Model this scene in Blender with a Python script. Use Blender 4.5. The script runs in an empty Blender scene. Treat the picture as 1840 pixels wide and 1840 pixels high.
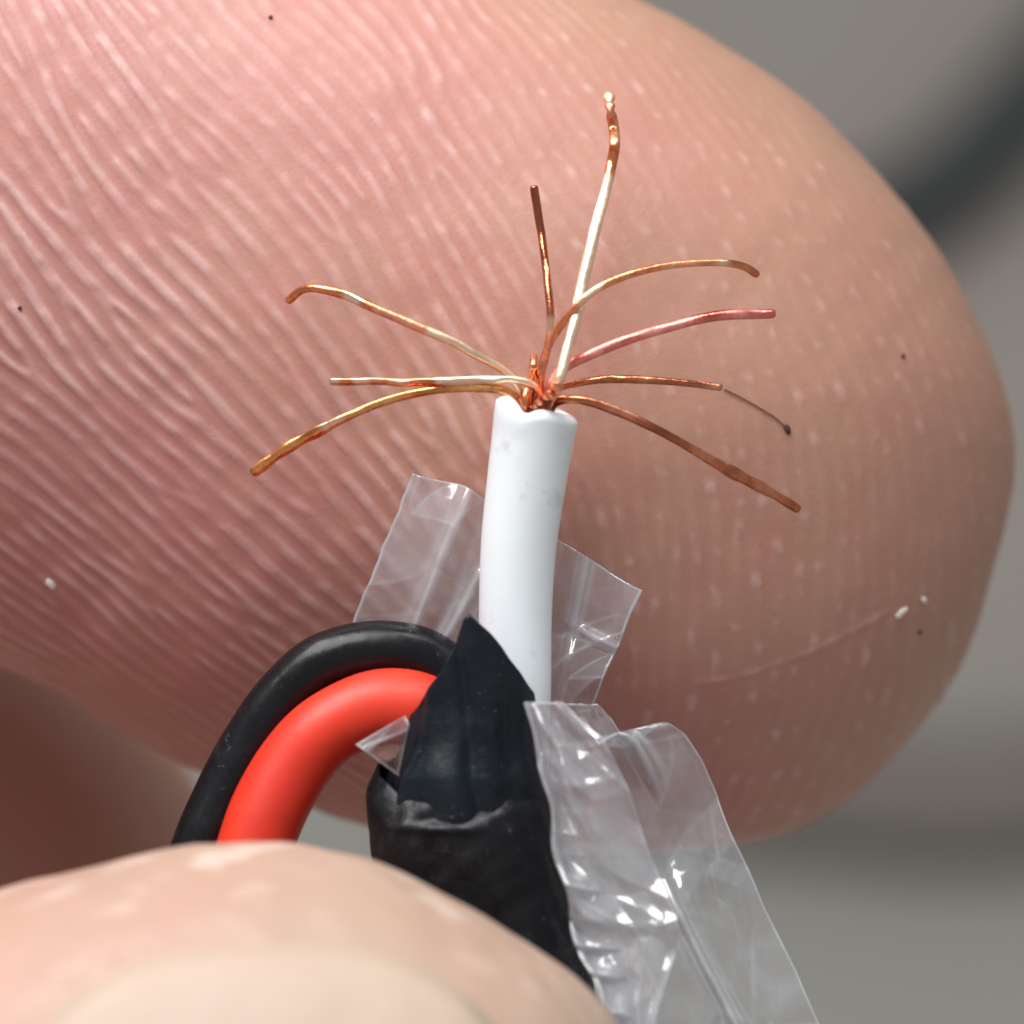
# Close-up of a stripped cable pinched between fingertip and thumb.  1 Blender unit = 10 mm.
import bpy, bmesh, math
import numpy as np
from mathutils import Vector, noise as mnoise

scene = bpy.context.scene
COL = scene.collection
scene.unit_settings.system = 'METRIC'
scene.unit_settings.scale_length = 0.01

# ------------------------------------------------------------------ camera
D = 9.0                                   # lens to wire end, 90 mm
cam_d = bpy.data.cameras.new('camera'); cam = bpy.data.objects.new('camera', cam_d); COL.objects.link(cam)
cam.location = (0, -D, 0); cam.rotation_euler = (math.pi/2, 0, 0)
cam_d.sensor_width = 36; cam_d.lens = 36*D/1.84
cam_d.clip_start = 0.05; cam_d.clip_end = 400
cam_d.dof.use_dof = True; cam_d.dof.focus_distance = D+0.08
cam_d.dof.aperture_fstop = 0.74
scene.camera = cam

# ------------------------------------------------------------------ world and lamps (soft window light from above left)
w = bpy.data.worlds.new('World'); scene.world = w; w.use_nodes = True
bgn = w.node_tree.nodes['Background']
bgn.inputs[0].default_value = (1.0, 0.985, 0.98, 1); bgn.inputs[1].default_value = 0.34

def area(name, loc, target, size, power, color, sy=None):
    l = bpy.data.lights.new(name, 'AREA'); o = bpy.data.objects.new(name, l); COL.objects.link(o)
    o.location = loc
    o.rotation_euler = (Vector(target)-Vector(loc)).to_track_quat('-Z', 'Y').to_euler()
    l.size = size
    if sy: l.shape = 'RECTANGLE'; l.size_y = sy
    l.energy = power; l.color = color
    return o
area('window_light', (-5.0, -6.8, 13.5), (0, 0.3, 0), 13, 3850, (1.0, 0.985, 0.985), 10)
area('ceiling_light', (4, -4, 15), (0, 0.3, 0), 4, 350, (1.0, 0.98, 0.97), 4)

vs = scene.view_settings
vs.view_transform = 'Standard'; vs.look = 'None'; vs.exposure = 0.15; vs.gamma = 1
vs.use_curve_mapping = False
scene.render.engine = 'CYCLES'

# ------------------------------------------------------------------ helpers
def P(px, py, y=0.0):
    """point at depth y that lies on the line through photo pixel px,py"""
    k = (D+y)/D
    return np.array([(px-920)/1000*k, y, (920-py)/1000*k])

def cr(pts, n):
    """Catmull-Rom resample of pts (k,d) into n points evenly spaced by length"""
    p = np.asarray(pts, float)
    p = np.vstack([2*p[0]-p[1], p, 2*p[-1]-p[-2]])
    out = []
    for i in range(1, len(p)-2):
        t = np.linspace(0, 1, 24, endpoint=False)[:, None]
        a, b, c, d = p[i-1], p[i], p[i+1], p[i+2]
        out.append(0.5*((2*b)+(-a+c)*t+(2*a-5*b+4*c-d)*t*t+(-a+3*b-3*c+d)*t**3))
    q = np.vstack(out+[p[-2][None]])
    s = np.r_[0, np.cumsum(np.linalg.norm(np.diff(q[:, :3], axis=0), axis=1))]
    u = np.linspace(0, s[-1], n)
    return np.stack([np.interp(u, s, q[:, k]) for k in range(q.shape[1])], 1)

def snoise(p, seed, freq, n=9):
    """smooth random field, about -1..1, sum of sines"""
    r = np.random.RandomState(seed)
    v = np.zeros(p.shape[:-1])
    for _ in range(n):
        k = r.normal(size=p.shape[-1]); k *= freq*(0.5+r.rand())/np.linalg.norm(k)*2*math.pi
        v += np.sin(p@k+r.rand()*6.283)
    return v/math.sqrt(n)

def mesh_np(name, verts, faces):
    """faces: (n,4) int array, a triangle repeats its last index"""
    me = bpy.data.meshes.new(name)
    f = np.asarray(faces)
    tri = f[:, 2] == f[:, 3]
    q = f[~tri]; t = f[tri][:, :3]
    me.vertices.add(len(verts)); me.vertices.foreach_set('co', np.asarray(verts, np.float32).ravel())
    nl = 4*len(q)+3*len(t)
    me.loops.add(nl); me.loops.foreach_set('vertex_index', np.r_[q.ravel(), t.ravel()].astype(np.int32))
    me.polygons.add(len(f))
    st = np.r_[np.arange(len(q))*4, 4*len(q)+np.arange(len(t))*3]
    me.polygons.foreach_set('loop_start', st.astype(np.int32))
    me.polygons.foreach_set('loop_total', np.r_[np.full(len(q), 4), np.full(len(t), 3)].astype(np.int32))
    me.polygons.foreach_set('use_smooth', np.ones(len(f), bool))
    me.update(calc_edges=True); me.validate()
    return me

def grid_faces(n, m, wrap=True, off=0):
    i = np.arange(n-1)[:, None]; j = np.arange(m if wrap else m-1)[None]
    a = i*m+j; b = i*m+(j+1) % m
    return np.stack([a, b, b+m, a+m], -1).reshape(-1, 4)+off

def closed_grid(name, G):
    """G (n,m,3) wrapped in m, closed at both ends with a pole"""
    n, m, _ = G.shape
    v = np.vstack([G.reshape(-1, 3), G[0].mean(0), G[-1].mean(0)])
    j = np.arange(m); k = (j+1) % m
    c0 = np.stack([k, j, np.full(m, n*m), np.full(m, n*m)], 1)
    c1 = np.stack([(n-1)*m+j, (n-1)*m+k, np.full(m, n*m+1), np.full(m, n*m+1)], 1)
    return mesh_np(name, v, np.vstack([grid_faces(n, m), c0, c1]))

def link(name, me, mat=None, parent=None, **props):
    o = bpy.data.objects.new(name, me); COL.objects.link(o)
    if mat: me.materials.clear(); me.materials.append(mat)
    if parent: o.parent = parent
    for k, v in props.items(): o[k] = v
    return o

def frames(path):
    t = np.gradient(path, axis=0); t /= np.linalg.norm(t, axis=1)[:, None]
    n = np.cross(t[0], [0.3, 1, 0.2]); n /= np.linalg.norm(n)
    N = []
    for k in range(len(path)):
        n = n-t[k]*(n@t[k]); n /= np.linalg.norm(n); N.append(n)
    N = np.array(N)
    return t, N, np.cross(t, N)

def tube_grid(path, rad, m=16, squash=None):
    t, N, B = frames(path)
    a = np.arange(m)*2*math.pi/m
    r = np.broadcast_to(np.asarray(rad, float).reshape(-1, 1), (len(path), 1))
    q = 1.0 if squash is None else np.asarray(squash).reshape(-1, 1)
    return (path[:, None]+N[:, None]*(np.cos(a)*r)[..., None]+B[:, None]*(np.sin(a)*r*q)[..., None])

def round_ends(path, rad, k=6):
    """radius profile with small rounded ends"""
    s = np.r_[0, np.cumsum(np.linalg.norm(np.diff(path, axis=0), axis=1))]
    r = np.asarray(rad)*np.ones(len(path))
    e = np.minimum(s, s[-1]-s)
    f = np.clip(e/r, 0, 1)
    return r*np.sqrt(np.maximum(1-(1-f)**2, 0.02))

# ------------------------------------------------------------------ materials
class NT:
    def __init__(s, name):
        s.m = bpy.data.materials.new(name); s.m.use_nodes = True
        s.t = s.m.node_tree; s.t.nodes.clear()
        s.out = s.n('ShaderNodeOutputMaterial')
    def n(s, typ, **kw):
        nd = s.t.nodes.new(typ)
        for k, v in kw.items(): setattr(nd, k, v)
        return nd
    def l(s, a, b): s.t.links.new(a, b)
    def coord(s):
        return s.n('ShaderNodeTexCoord').outputs['Object']
    def noise(s, scale, detail=3, rough=0.5, vec=None, dist=0.0):
        nd = s.n('ShaderNodeTexNoise'); nd.inputs['Scale'].default_value = scale
        nd.inputs['Detail'].default_value = detail; nd.inputs['Roughness'].default_value = rough
        nd.inputs['Distortion'].default_value = dist
        s.l(vec or s.coord(), nd.inputs['Vector']); return nd.outputs['Fac']
    def ramp(s, fac, stops):
        nd = s.n('ShaderNodeValToRGB'); s.l(fac, nd.inputs[0])
        cr_ = nd.color_ramp
        while len(cr_.elements) < len(stops): cr_.elements.new(0.5)
        for e, (p, c) in zip(cr_.elements, stops):
            e.position = p; e.color = (*c, 1) if len(c) == 3 else c
        return nd.outputs[0]
    def mix(s, fac, a, b, mode='MIX'):
        nd = s.n('ShaderNodeMix', data_type='RGBA', blend_type=mode)
        for k, v in ((0, fac), (6, a), (7, b)):
            if hasattr(v, 'is_linked'): s.l(v, nd.inputs[k])
            else: nd.inputs[k].default_value = v if k == 0 else (*v, 1)
        return nd.outputs[2]
    def math(s, op, a, b=0.0, clamp=False):
        nd = s.n('ShaderNodeMath', operation=op, use_clamp=clamp)
        for k, v in ((0, a), (1, b)):
            if hasattr(v, 'is_linked'): s.l(v, nd.inputs[k])
            else: nd.inputs[k].default_value = v
        return nd.outputs[0]
    def bump(s, h, strength, dist, normal=None):
        nd = s.n('ShaderNodeBump'); nd.inputs['Strength'].default_value = strength
        nd.inputs['Distance'].default_value = dist; s.l(h, nd.inputs['Height'])
        if normal: s.l(normal, nd.inputs['Normal'])
        return nd.outputs[0]
    def attr(s, name):
        return s.n('ShaderNodeAttribute', attribute_name=name).outputs['Fac']
    def bsdf(s, **kw):
        nd = s.n('ShaderNodeBsdfPrincipled')
        for k, v in kw.items():
            i = nd.inputs[k.replace('_', ' ')]
            if hasattr(v, 'is_linked'): s.l(v, i)
            else: i.default_value = (*v, 1) if isinstance(v, tuple) and len(v) == 3 and i.type == 'RGBA' else v
        s.l(nd.outputs[0], s.out.inputs[0]); return nd

def mat_skin():
    s = NT('skin')
    big = s.noise(1.3, 3, 0.55)
    mid = s.noise(5.0, 4, 0.6)
    fine = s.noise(60, 4, 0.6)
    c = s.ramp(big, [(0.35, (0.50, 0.265, 0.19)), (0.5, (0.51, 0.24, 0.183)), (0.68, (0.52, 0.20, 0.178))])
    c = s.mix(s.math('MULTIPLY', s.ramp(mid, [(0.4, (0, 0, 0)), (0.7, (1, 1, 1))]), 0.35), c, (0.49, 0.185, 0.145))
    c = s.mix(s.math('MULTIPLY', s.attr('flush'), 0.45), c, (0.54, 0.23, 0.225))
    # dry ridge crests are paler than the moist skin between them
    rg = s.attr('ridge')
    crest = s.math('MULTIPLY', rg, s.ramp(s.noise(26, 3, 0.6), [(0.32, (0.45,)*3), (0.62, (1,)*3)]), True)
    c = s.mix(s.math('MULTIPLY', crest, 0.52), c, (0.74, 0.52, 0.51))
    c = s.mix(s.math('MULTIPLY', s.attr('callus'), 0.75), c, (0.40, 0.235, 0.15))
    c = s.mix(s.math('MULTIPLY', s.attr('pale'), 0.88, True), c, (0.455, 0.35, 0.265))
    c = s.mix(s.attr('flake'), c, (0.76, 0.66, 0.59))
    b = s.bump(fine, 0.16, 0.006)
    b = s.bump(s.noise(180, 2, 0.5), 0.25, 0.002, b)
    s.bsdf(Base_Color=c, Roughness=s.ramp(fine, [(0.3, (0.40,)*3), (0.7, (0.58,)*3)]), Normal=b,
           Subsurface_Weight=0.35, Subsurface_Radius=(1.0, 0.35, 0.22), Subsurface_Scale=0.10, Specular_IOR_Level=0.5, Coat_Weight=0.2, Coat_Roughness=0.5, Coat_IOR=1.45)
    return s.m

def mat_nail():
    s = NT('nail_plate')
    c = s.ramp(s.noise(1.6, 2), [(0.35, (0.51, 0.385, 0.305)), (0.65, (0.51, 0.40, 0.31))])
    s.bsdf(Base_Color=c, Roughness=0.55, Subsurface_Weight=0.2, Subsurface_Radius=(1, .4, .25), Subsurface_Scale=0.1,
           Normal=s.bump(s.noise(9, 2), 0.15, 0.02))
    return s.m

def mat_copper(name, dull, mid, bright, rmax=0.4):
    s = NT(name)
    n = s.noise(9, 3, 0.6); f = s.noise(60, 3, 0.6)
    c = s.ramp(n, [(0.32, dull), (0.5, mid), (0.66, bright)])
    c = s.mix(s.math('MULTIPLY', s.ramp(f, [(0.5, (0,)*3), (0.7, (1,)*3)]), 0.5), c, dull)
    glint = s.attr('glint')                              # highlights and glints painted in as pale stretches
    c = s.mix(glint, c, (0.97, 0.77, 0.57))
    s.bsdf(Base_Color=c, Metallic=1.0, Roughness=s.math('ADD', s.ramp(n, [(0.38, (0.14,)*3), (0.6, (rmax,)*3)]), s.math('MULTIPLY', glint, 0.12)),
           Normal=s.bump(f, 0.5, 0.003))
    return s.m

def mat_plastic(name, col, rough, bump=0.15, col2=None, dust=0.0, dcol=(0.3, 0.31, 0.32), dscale=14):
    s = NT(name)
    c = s.mix(s.ramp(s.noise(7, 3), [(0.35, (0,)*3), (0.7, (1,)*3)]), col, col2 or col)
    if dust:
        d = s.math('MULTIPLY', s.ramp(s.noise(dscale, 5, 0.7), [(0.52, (0,)*3), (0.78, (1,)*3)]), dust)
        c = s.mix(d, c, dcol)
        lint = s.math('MULTIPLY', s.ramp(s.noise(55, 2, 0.5, dist=1.5), [(0.70, (0,)*3), (0.76, (1,)*3)]), min(1.0, dust*1.6))
        c = s.mix(lint, c, tuple(min(1, 2.2*x) for x in dcol))
    spec = 0.28 if max(col) < 0.02 else 0.5
    r = s.ramp(s.noise(16, 4, 0.6), [(0.3, (max(rough-.08, .05),)*3), (0.7, (rough+.12,)*3)])
    s.bsdf(Base_Color=c, Roughness=r, Specular_IOR_Level=spec, Normal=s.bump(s.noise(45, 4, 0.6), bump, 0.005))
    return s.m

def mat_white():
    s = NT('white_insulation')
    c = s.mix(s.math('MULTIPLY', s.ramp(s.noise(17, 3, 0.6), [(0.60, (0,)*3), (0.72, (1,)*3)]), 0.35), (0.82, 0.89, 0.93), (0.42, 0.45, 0.47))
    s.bsdf(Base_Color=c, Roughness=0.42, Subsurface_Weight=0.15, Subsurface_Radius=(1, 1, 1), Subsurface_Scale=0.03,
           Normal=s.bump(s.noise(30, 3), 0.12, 0.004))
    return s.m

def mat_film(name, haze, tint=(0.985, 0.98, 0.99)):
    s = NT(name)
    tr = s.n('ShaderNodeBsdfTransparent'); tr.inputs[0].default_value = (*tint, 1)
    b1 = s.bump(s.noise(9, 2, 0.5, dist=0.4), 0.35, 0.03)
    gl = s.n('ShaderNodeBsdfGlossy'); gl.inputs['Roughness'].default_value = 0.13; s.l(b1, gl.inputs['Normal'])
    df = s.n('ShaderNodeBsdfDiffuse'); df.inputs[0].default_value = (0.80, 0.85, 0.90, 1)
    tl = s.n('ShaderNodeBsdfTranslucent'); tl.inputs[0].default_value = (0.80, 0.82, 0.86, 1)
    dd = s.n('ShaderNodeMixShader'); dd.inputs[0].default_value = 0.4; s.l(df.outputs[0], dd.inputs[1]); s.l(tl.outputs[0], dd.inputs[2])
    hz = s.n('ShaderNodeMixShader')
    hn = s.math('MULTIPLY', s.ramp(s.noise(6, 4, 0.6, dist=0.8), [(0.38, (0.2,)*3), (0.7, (1,)*3)]), haze)
    s.l(s.math('ADD', hn, s.math('MULTIPLY', s.attr('crease'), 0.38), True), hz.inputs[0])
    s.l(tr.outputs[0], hz.inputs[1]); s.l(dd.outputs[0], hz.inputs[2])
    lw = s.n('ShaderNodeLayerWeight'); lw.inputs[0].default_value = 0.5; s.l(b1, lw.inputs['Normal'])
    fac = s.math('ADD', s.math('MULTIPLY', s.math('POWER', lw.outputs['Facing'], 3.5), 0.55), 0.12, True)
    mx = s.n('ShaderNodeMixShader'); s.l(fac, mx.inputs[0])
    s.l(hz.outputs[0], mx.inputs[1]); s.l(gl.outputs[0], mx.inputs[2])
    s.l(mx.outputs[0], s.out.inputs[0])
    return s.m

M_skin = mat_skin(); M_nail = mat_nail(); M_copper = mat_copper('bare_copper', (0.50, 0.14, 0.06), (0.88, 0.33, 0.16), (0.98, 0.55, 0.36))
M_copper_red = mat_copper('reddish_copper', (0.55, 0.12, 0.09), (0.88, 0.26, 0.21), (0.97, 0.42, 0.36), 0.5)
M_copper_dull = mat_copper('dark_copper', (0.36, 0.11, 0.055), (0.60, 0.21, 0.11), (0.88, 0.42, 0.27), 0.34)  # dark, reddish and golden strand tints paint in the colours the copper reflects
M_copper_pale = mat_copper('highlight_copper', (0.55, 0.26, 0.14), (0.93, 0.64, 0.46), (0.97, 0.80, 0.64), 0.5)  # pale copper with highlight brightness put into its colour
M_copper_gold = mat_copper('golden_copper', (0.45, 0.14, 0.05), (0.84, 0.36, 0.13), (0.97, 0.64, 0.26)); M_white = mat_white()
M_black = mat_plastic('black_insulation', (0.004, 0.0045, 0.006), 0.25, 0.12, (0.006, 0.007, 0.009), 0.22, (0.05, 0.06, 0.07), 13)
M_red = mat_plastic('red_insulation', (0.74, 0.040, 0.012), 0.45, 0.10, (0.68, 0.030, 0.012), 0.14, (0.28, 0.02, 0.02), 22)
M_rubber = mat_plastic('black_rubber', (0.004, 0.0055, 0.008), 0.34, 0.5, (0.009, 0.010, 0.012), 0.30, (0.08, 0.083, 0.085), 11)
M_rubber2 = mat_plastic('black_tape', (0.004, 0.006, 0.010), 0.34, 0.45, (0.006, 0.012, 0.018), 0.22, (0.07, 0.08, 0.085), 9)
M_filmA = mat_film('clear_tape', 0.24)
M_filmB = mat_film('clear_film', 0.19)

# ------------------------------------------------------------------ background (far out of focus)
def mat_back():
    s = NT('grey_bench')
    c = s.ramp(s.noise(0.13, 2, 0.5), [(0.35, (0.42, 0.37, 0.335)), (0.5, (0.40, 0.375, 0.34)), (0.65, (0.385, 0.385, 0.348))])
    s.bsdf(Base_Color=c, Roughness=0.7, Normal=s.bump(s.noise(4, 4), 0.3, 0.05))
    return s.m
bm = bmesh.new(); bmesh.ops.create_grid(bm, x_segments=8, y_segments=8, size=40)
me = bpy.data.meshes.new('bench_top'); bm.to_mesh(me); bm.free()
bench = link('bench_top', me, mat_back(), kind='structure')
bench.location = (0, 27, 0); bench.rotation_euler = (math.radians(62), 0, 0)
BN = Vector((0, -math.sin(math.radians(62)), math.cos(math.radians(62))))
def on_bench(px, py, lift):
    """point of the bench seen at the photo pixel, raised by lift along the bench normal"""
    d = Vector(((px-920)/1000/D, 1, (920-py)/1000/D))
    o = Vector((0, -D, 0)); c = Vector((0, 27, 0))+BN*lift
    k = (c-o).dot(BN)/d.dot(BN)
    return np.array(o+d*k)
M_dark = mat_plastic('dark_rubber_cable', (0.055, 0.063, 0.066), 0.6, 0.2)
M_brown = mat_plastic('grey_brown_cord', (0.23, 0.21, 0.187), 0.7, 0.2)
pth = cr([on_bench(a, b, 0.36) for a, b in ((2500, -330), (2050, -30), (1840, 190), (1700, 330), (1500, 430), (1150, 520), (700, 640))], 60)
link('background_cable', closed_grid('background_cable', tube_grid(pth, 0.38, 20)), M_dark,
     label='dark grey cable lying far out of focus, upper right behind the fingertip', category='cable')
pth = cr([on_bench(a, b, 0.44) for a, b in ((2700, 1330), (2100, 1380), (1760, 1425), (1450, 1405), (1100, 1360), (800, 1200))], 60)  # round cord built for an unidentified dark blurred band
link('background_cord', closed_grid('background_cord', tube_grid(pth, 0.46, 20)), M_brown,
     label='grey-brown cord lying far out of focus, lower right below the fingertip', category='cord')

# ------------------------------------------------------------------ hand: index finger with ridges, thumb, curled middle finger, palm
def fingerprint(ns, nt, cell, theta, period, seed=3, iters=5):
    """ridge field grown from noise by repeated oriented filtering (gives real branchings and endings)"""
    r = np.random.RandomState(seed)
    im = r.normal(size=(ns, nt))
    nb = 18
    fx = np.fft.fftfreq(ns)[:, None]; fy = np.fft.rfftfreq(nt)[None]
    f0 = cell/period
    tb = (theta % math.pi)/math.pi*nb
    b0 = np.floor(tb).astype(int) % nb; wb = tb-np.floor(tb)
    for _ in range(iters):
        F = np.fft.rfft2(im); new = np.zeros_like(im)
        for b in range(nb):
            a = b*math.pi/nb+math.pi/2                      # wave vector is across the ridge
            kx, ky = math.cos(a)*f0, math.sin(a)*f0
            H = np.zeros((ns, nt//2+1))
            for sg in (1, -1):
                du = (fx-sg*kx)*math.cos(a)+(fy-sg*ky)*math.sin(a)
                dv = -(fx-sg*kx)*math.sin(a)+(fy-sg*ky)*math.cos(a)
                H += np.exp(-(du/(f0*0.26))**2/2-(dv/(f0*0.15))**2/2)
            g = np.fft.irfft2(F*H, s=im.shape)
            new += g*np.where(b0 == b, 1-wb, 0)+g*np.where((b0+1) % nb == b, wb, 0)
        im = np.tanh(new/new.std()*1.4)
    return im

AX = math.radians(21)
U = np.array([math.cos(AX), 0, -math.sin(AX)]); V = np.array([math.sin(AX), 0, math.cos(AX)])
YC, DEP = 0.83, 0.67
def loft(outline_a, outline_b, u, v, org, ss, yc, dep, tipr, ang, n_exp, scale_y):
    """closed loft along axis u; a and b are its two silhouette edges as 3D points, both ending at the tip"""
    def st(o):
        q = cr(o, 900)-org
        s, t = q@u, q@v
        k = np.argmax(s); s, t = s[:k+1], t[:k+1]
        s = np.maximum.accumulate(s)
        return s, t
    sa, ta = st(outline_a); sb, tb = st(outline_b)
    smax = min(sa[-1], sb[-1])
    s = smax-ss
    A = np.interp(s, sa, ta); B = np.interp(s, sb, tb)
    c = (A+B)/2; hw = np.maximum(np.abs(A-B)/2, 1e-3)
    dd = dep*np.sqrt(np.clip(1-np.clip(1-ss/tipr, 0, 1)**2.2, 1e-5, 1))
    ca, sa_ = np.cos(ang), np.sin(ang)
    e = 2/n_exp
    ex = np.sign(ca)*np.abs(ca)**e; ey = np.sign(sa_)*np.abs(sa_)**e
    G = org+s[:, None, None]*u+(c[:, None]+hw[:, None]*ex)[..., None]*v
    G = G+(yc-org[1]+dd[:, None]*ey)[..., None]*np.array([0, 1.0, 0])
    return G, s, c, hw

def normals(G):
    ds = np.gradient(G, axis=0)
    dt = np.roll(G, -1, 1)-np.roll(G, 1, 1)
    n = np.cross(dt, ds); n /= np.linalg.norm(n, axis=-1, keepdims=True)+1e-12
    return n

up = [(-5200, -2400), (-3600, -1790), (-2200, -1230), (-900, -740), (0, -410), (600, -195), (900, -95), (1150, 2), (1300, 84), (1450, 190), (1560, 300), (1650, 410), (1722, 520), (1780, 640), (1812, 750), (1821, 840), (1806, 930), (1782, 1010), (1757, 1110)]
lo = [(-5200, -700), (-3600, -200), (-2200, 330), (-900, 850), (0, 1195), (200, 1300), (350, 1377), (540, 1440), (660, 1478), (830, 1505), (1000, 1522), (1180, 1528), (1330, 1511), (1400, 1498), (1470, 1470), (1560, 1410), (1640, 1320), (1700, 1240), (1740, 1160), (1757, 1110)]
up3 = [P(a, b, YC) for a, b in up]; lo3 = [P(a, b, YC) for a, b in lo]
# stations: dense over the part in view, sparse beyond
cell = 0.0052
tipq = (1-np.cos(np.linspace(0.02, 1, 150)*math.pi/2))*0.55
ss = np.r_[tipq, np.arange(0.55+0.0055, 2.75, 0.0055), np.linspace(2.8, 6.2, 40)]
nf = 470
af = -math.pi+np.linspace(0.0, 1, nf)*math.pi          # camera-facing half (sin<0)
af = np.r_[af, np.linspace(0, math.pi, 70)[1:-1]]
G, S, Cc, HW = loft(up3, lo3, U, V, np.array([0, YC, 0.]), ss, YC, DEP, 0.9, af, 2.05, 1)
Nn = normals(G)
if (Nn[300, nf//2, 1] > 0): Nn = -Nn
# arc length across the section and along the finger give the skin's own coordinates
arc = np.r_[[np.zeros(len(ss))], np.cumsum(np.linalg.norm(np.diff(G, axis=1), axis=-1), axis=1).T].T
arc = arc-arc[:, nf//2][:, None]
Sg = np.repeat(S[:, None], G.shape[1], 1)
Tg = arc+Cc[:, None]
s0, s1, t0, t1 = -2.1, 1.0, -1.35, 1.65
ns, nt = int((s1-s0)/cell), int((t1-t0)/cell)
gs = s0+np.arange(ns)*cell; gt = t0+np.arange(nt)*cell
SS, TT = np.meshgrid(gs, gt, indexing='ij')
# ridge direction: control points (s,t in finger axes, angle in degrees clockwise on the picture), blended
def ctrl(px, py, deg):
    q = P(px, py, YC)-np.array([0, YC, 0]); return (q@U, q@V, deg)
CT = [ctrl(100, 100, 64), ctrl(450, 150, 57), ctrl(800, 150, 58), ctrl(1150, 150, 62), ctrl(100, 450, 55), ctrl(400, 500, 49), ctrl(750, 400, 55), ctrl(100, 850, 42),
      ctrl(400, 850, 41), ctrl(100, 1100, 34), ctrl(450, 1150, 42), ctrl(1200, 400, 63), ctrl(1450, 400, 66), ctrl(1300, 650, 70), ctrl(1600, 700, 78),
      ctrl(1550, 1000, 92), ctrl(1300, 1000, 88), ctrl(1450, 1280, 112), ctrl(1300, 1400, 112), ctrl(1650, 1150, 100), ctrl(900, 700, 52), ctrl(700, 1350, 50)]
wsum = 0; c2 = 0; s2 = 0
for (a, b, d) in CT:
    wt = 1/((SS-a)**2+(TT-b)**2+0.03)**1.5
    th = -(math.radians(d)-AX)                         # screen angle to (s,t) plane; t is up
    c2 = c2+wt*math.cos(2*th); s2 = s2+wt*math.sin(2*th)
theta = 0.5*np.arctan2(s2, c2)
theta = theta+0.07*snoise(np.stack([SS, TT], -1), 5, 1.3)+0.05*snoise(np.stack([SS, TT], -1), 6, 3.5)
R = fingerprint(ns, nt, cell, theta, 0.0385, 7)
p2 = np.stack([SS, TT], -1)
rr = np.random.RandomState(11)
brk = snoise(p2, 21, 14, 14)*0.6+snoise(p2, 22, 7, 14)*0.6
# strength of the ridges: strong towards the finger's base and low side, worn to dots near the tip
qx = (SS*U[0]+TT*V[0]); qz = (SS*U[2]+TT*V[2])
px_ = 920+qx*1000*D/(D+0.2); py_ = 920-qz*1000*D/(D+0.2)
wl = 1/(1+np.exp((px_-(760+0.0*py_)-120*snoise(p2, 31, 1.2))/130))
strength = 0.17+0.83*wl
crest = np.clip((R+0.25)/1.0, 0, 1); crest = crest*crest*(3-2*crest)
dots = np.clip((snoise(p2, 23, 20, 16)*0.6+snoise(p2, 24, 11, 16)*0.5-0.35)*1.3, 0, 1)*np.clip(R+0.25, 0, 1)
texture = crest*(strength*(0.35+0.65*np.clip(brk*0.8+0.55, 0, 1))*(0.8+0.3*snoise(p2, 35, 1.5)))*np.where(wl > 0.5, 1, 1)
fade_dots = (1-wl)
H = texture*0.0050+dots*fade_dots*0.0012
# broad unevenness and fine creases across the pad
H = H+0.0028*snoise(p2, 41, 1.6)+0.0005*snoise(p2, 42, 9)
att = np.clip(texture*1.05+dots*fade_dots*0.85, 0, 1)
# a long scratch near the lower right of the tip
scr = cr(np.array([(1250, 1238, 0), (1330, 1225, 0), (1420, 1192, 0), (1490, 1165, 0), (1545, 1138, 0), (1610, 1105, 0)], float), 90)
dist = np.full(SS.shape, 9.0)
for k in range(len(scr)):
    dist = np.minimum(dist, np.hypot(px_-scr[k, 0], py_-scr[k, 1]))
sc = np.exp(-(dist/5.0)**2)*(0.5+0.5*np.clip(brk+0.5, 0, 1))
H = H+0.003*sc; att = np.clip(att+0.35*sc*(brk > -0.2), 0, 1)

def samp(F):
    a = np.clip((Sg-s0)/cell, 0, ns-1.001); b = np.clip((Tg-t0)/cell, 0, nt-1.001)
    i, j = a.astype(int), b.astype(int); u, v = a-i, b-j
    return F[i, j]*(1-u)*(1-v)+F[i+1, j]*u*(1-v)+F[i, j+1]*(1-u)*v+F[i+1, j+1]*u*v
inside = np.clip((Sg-s0)/0.25, 0, 1)
front = np.clip(1.0-np.clip((G[..., 1]-(YC-0.10))/0.35, 0, 1), 0, 1)*inside
# worn low parts of the ridges towards the finger's silhouette
G = G+Nn*(samp(H)*front)[..., None]
ridge_att = samp(att)*front
# thickened yellowish skin near the nail side of the tip
th_up = np.clip((Tg-(Cc+HW*0.82)[:, None])/0.35, 0, 1)*np.clip((Sg+0.55)/0.5, 0, 1)
upper = np.clip((Tg-(Cc-0.25)[:, None])/0.6, 0, 1)
callus_att = np.clip(0.55*np.clip((Sg+0.55)/0.7, 0, 1)*upper+0.6*th_up+0.5*np.clip((Sg-0.62)/0.2, 0, 1), 0, 1)
flush_att = np.clip((-0.15-Sg)/0.6, 0, 1)*np.clip((Tg+0.75)/0.4, 0, 1)
index_me = closed_grid('index', G)

def put_attr(me, name, vals):
    a = me.attributes.new(name, 'FLOAT', 'POINT')
    v = np.zeros(len(me.vertices), np.float32); v[:len(vals)] = vals
    a.data.foreach_set('value', v)
put_attr(index_me, 'flush', flush_att.ravel()); put_attr(index_me, 'pale', np.zeros(1)); put_attr(index_me, 'flake', np.zeros(1))
put_attr(index_me, 'ridge', ridge_att.ravel()); put_attr(index_me, 'callus', callus_att.ravel())

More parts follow.
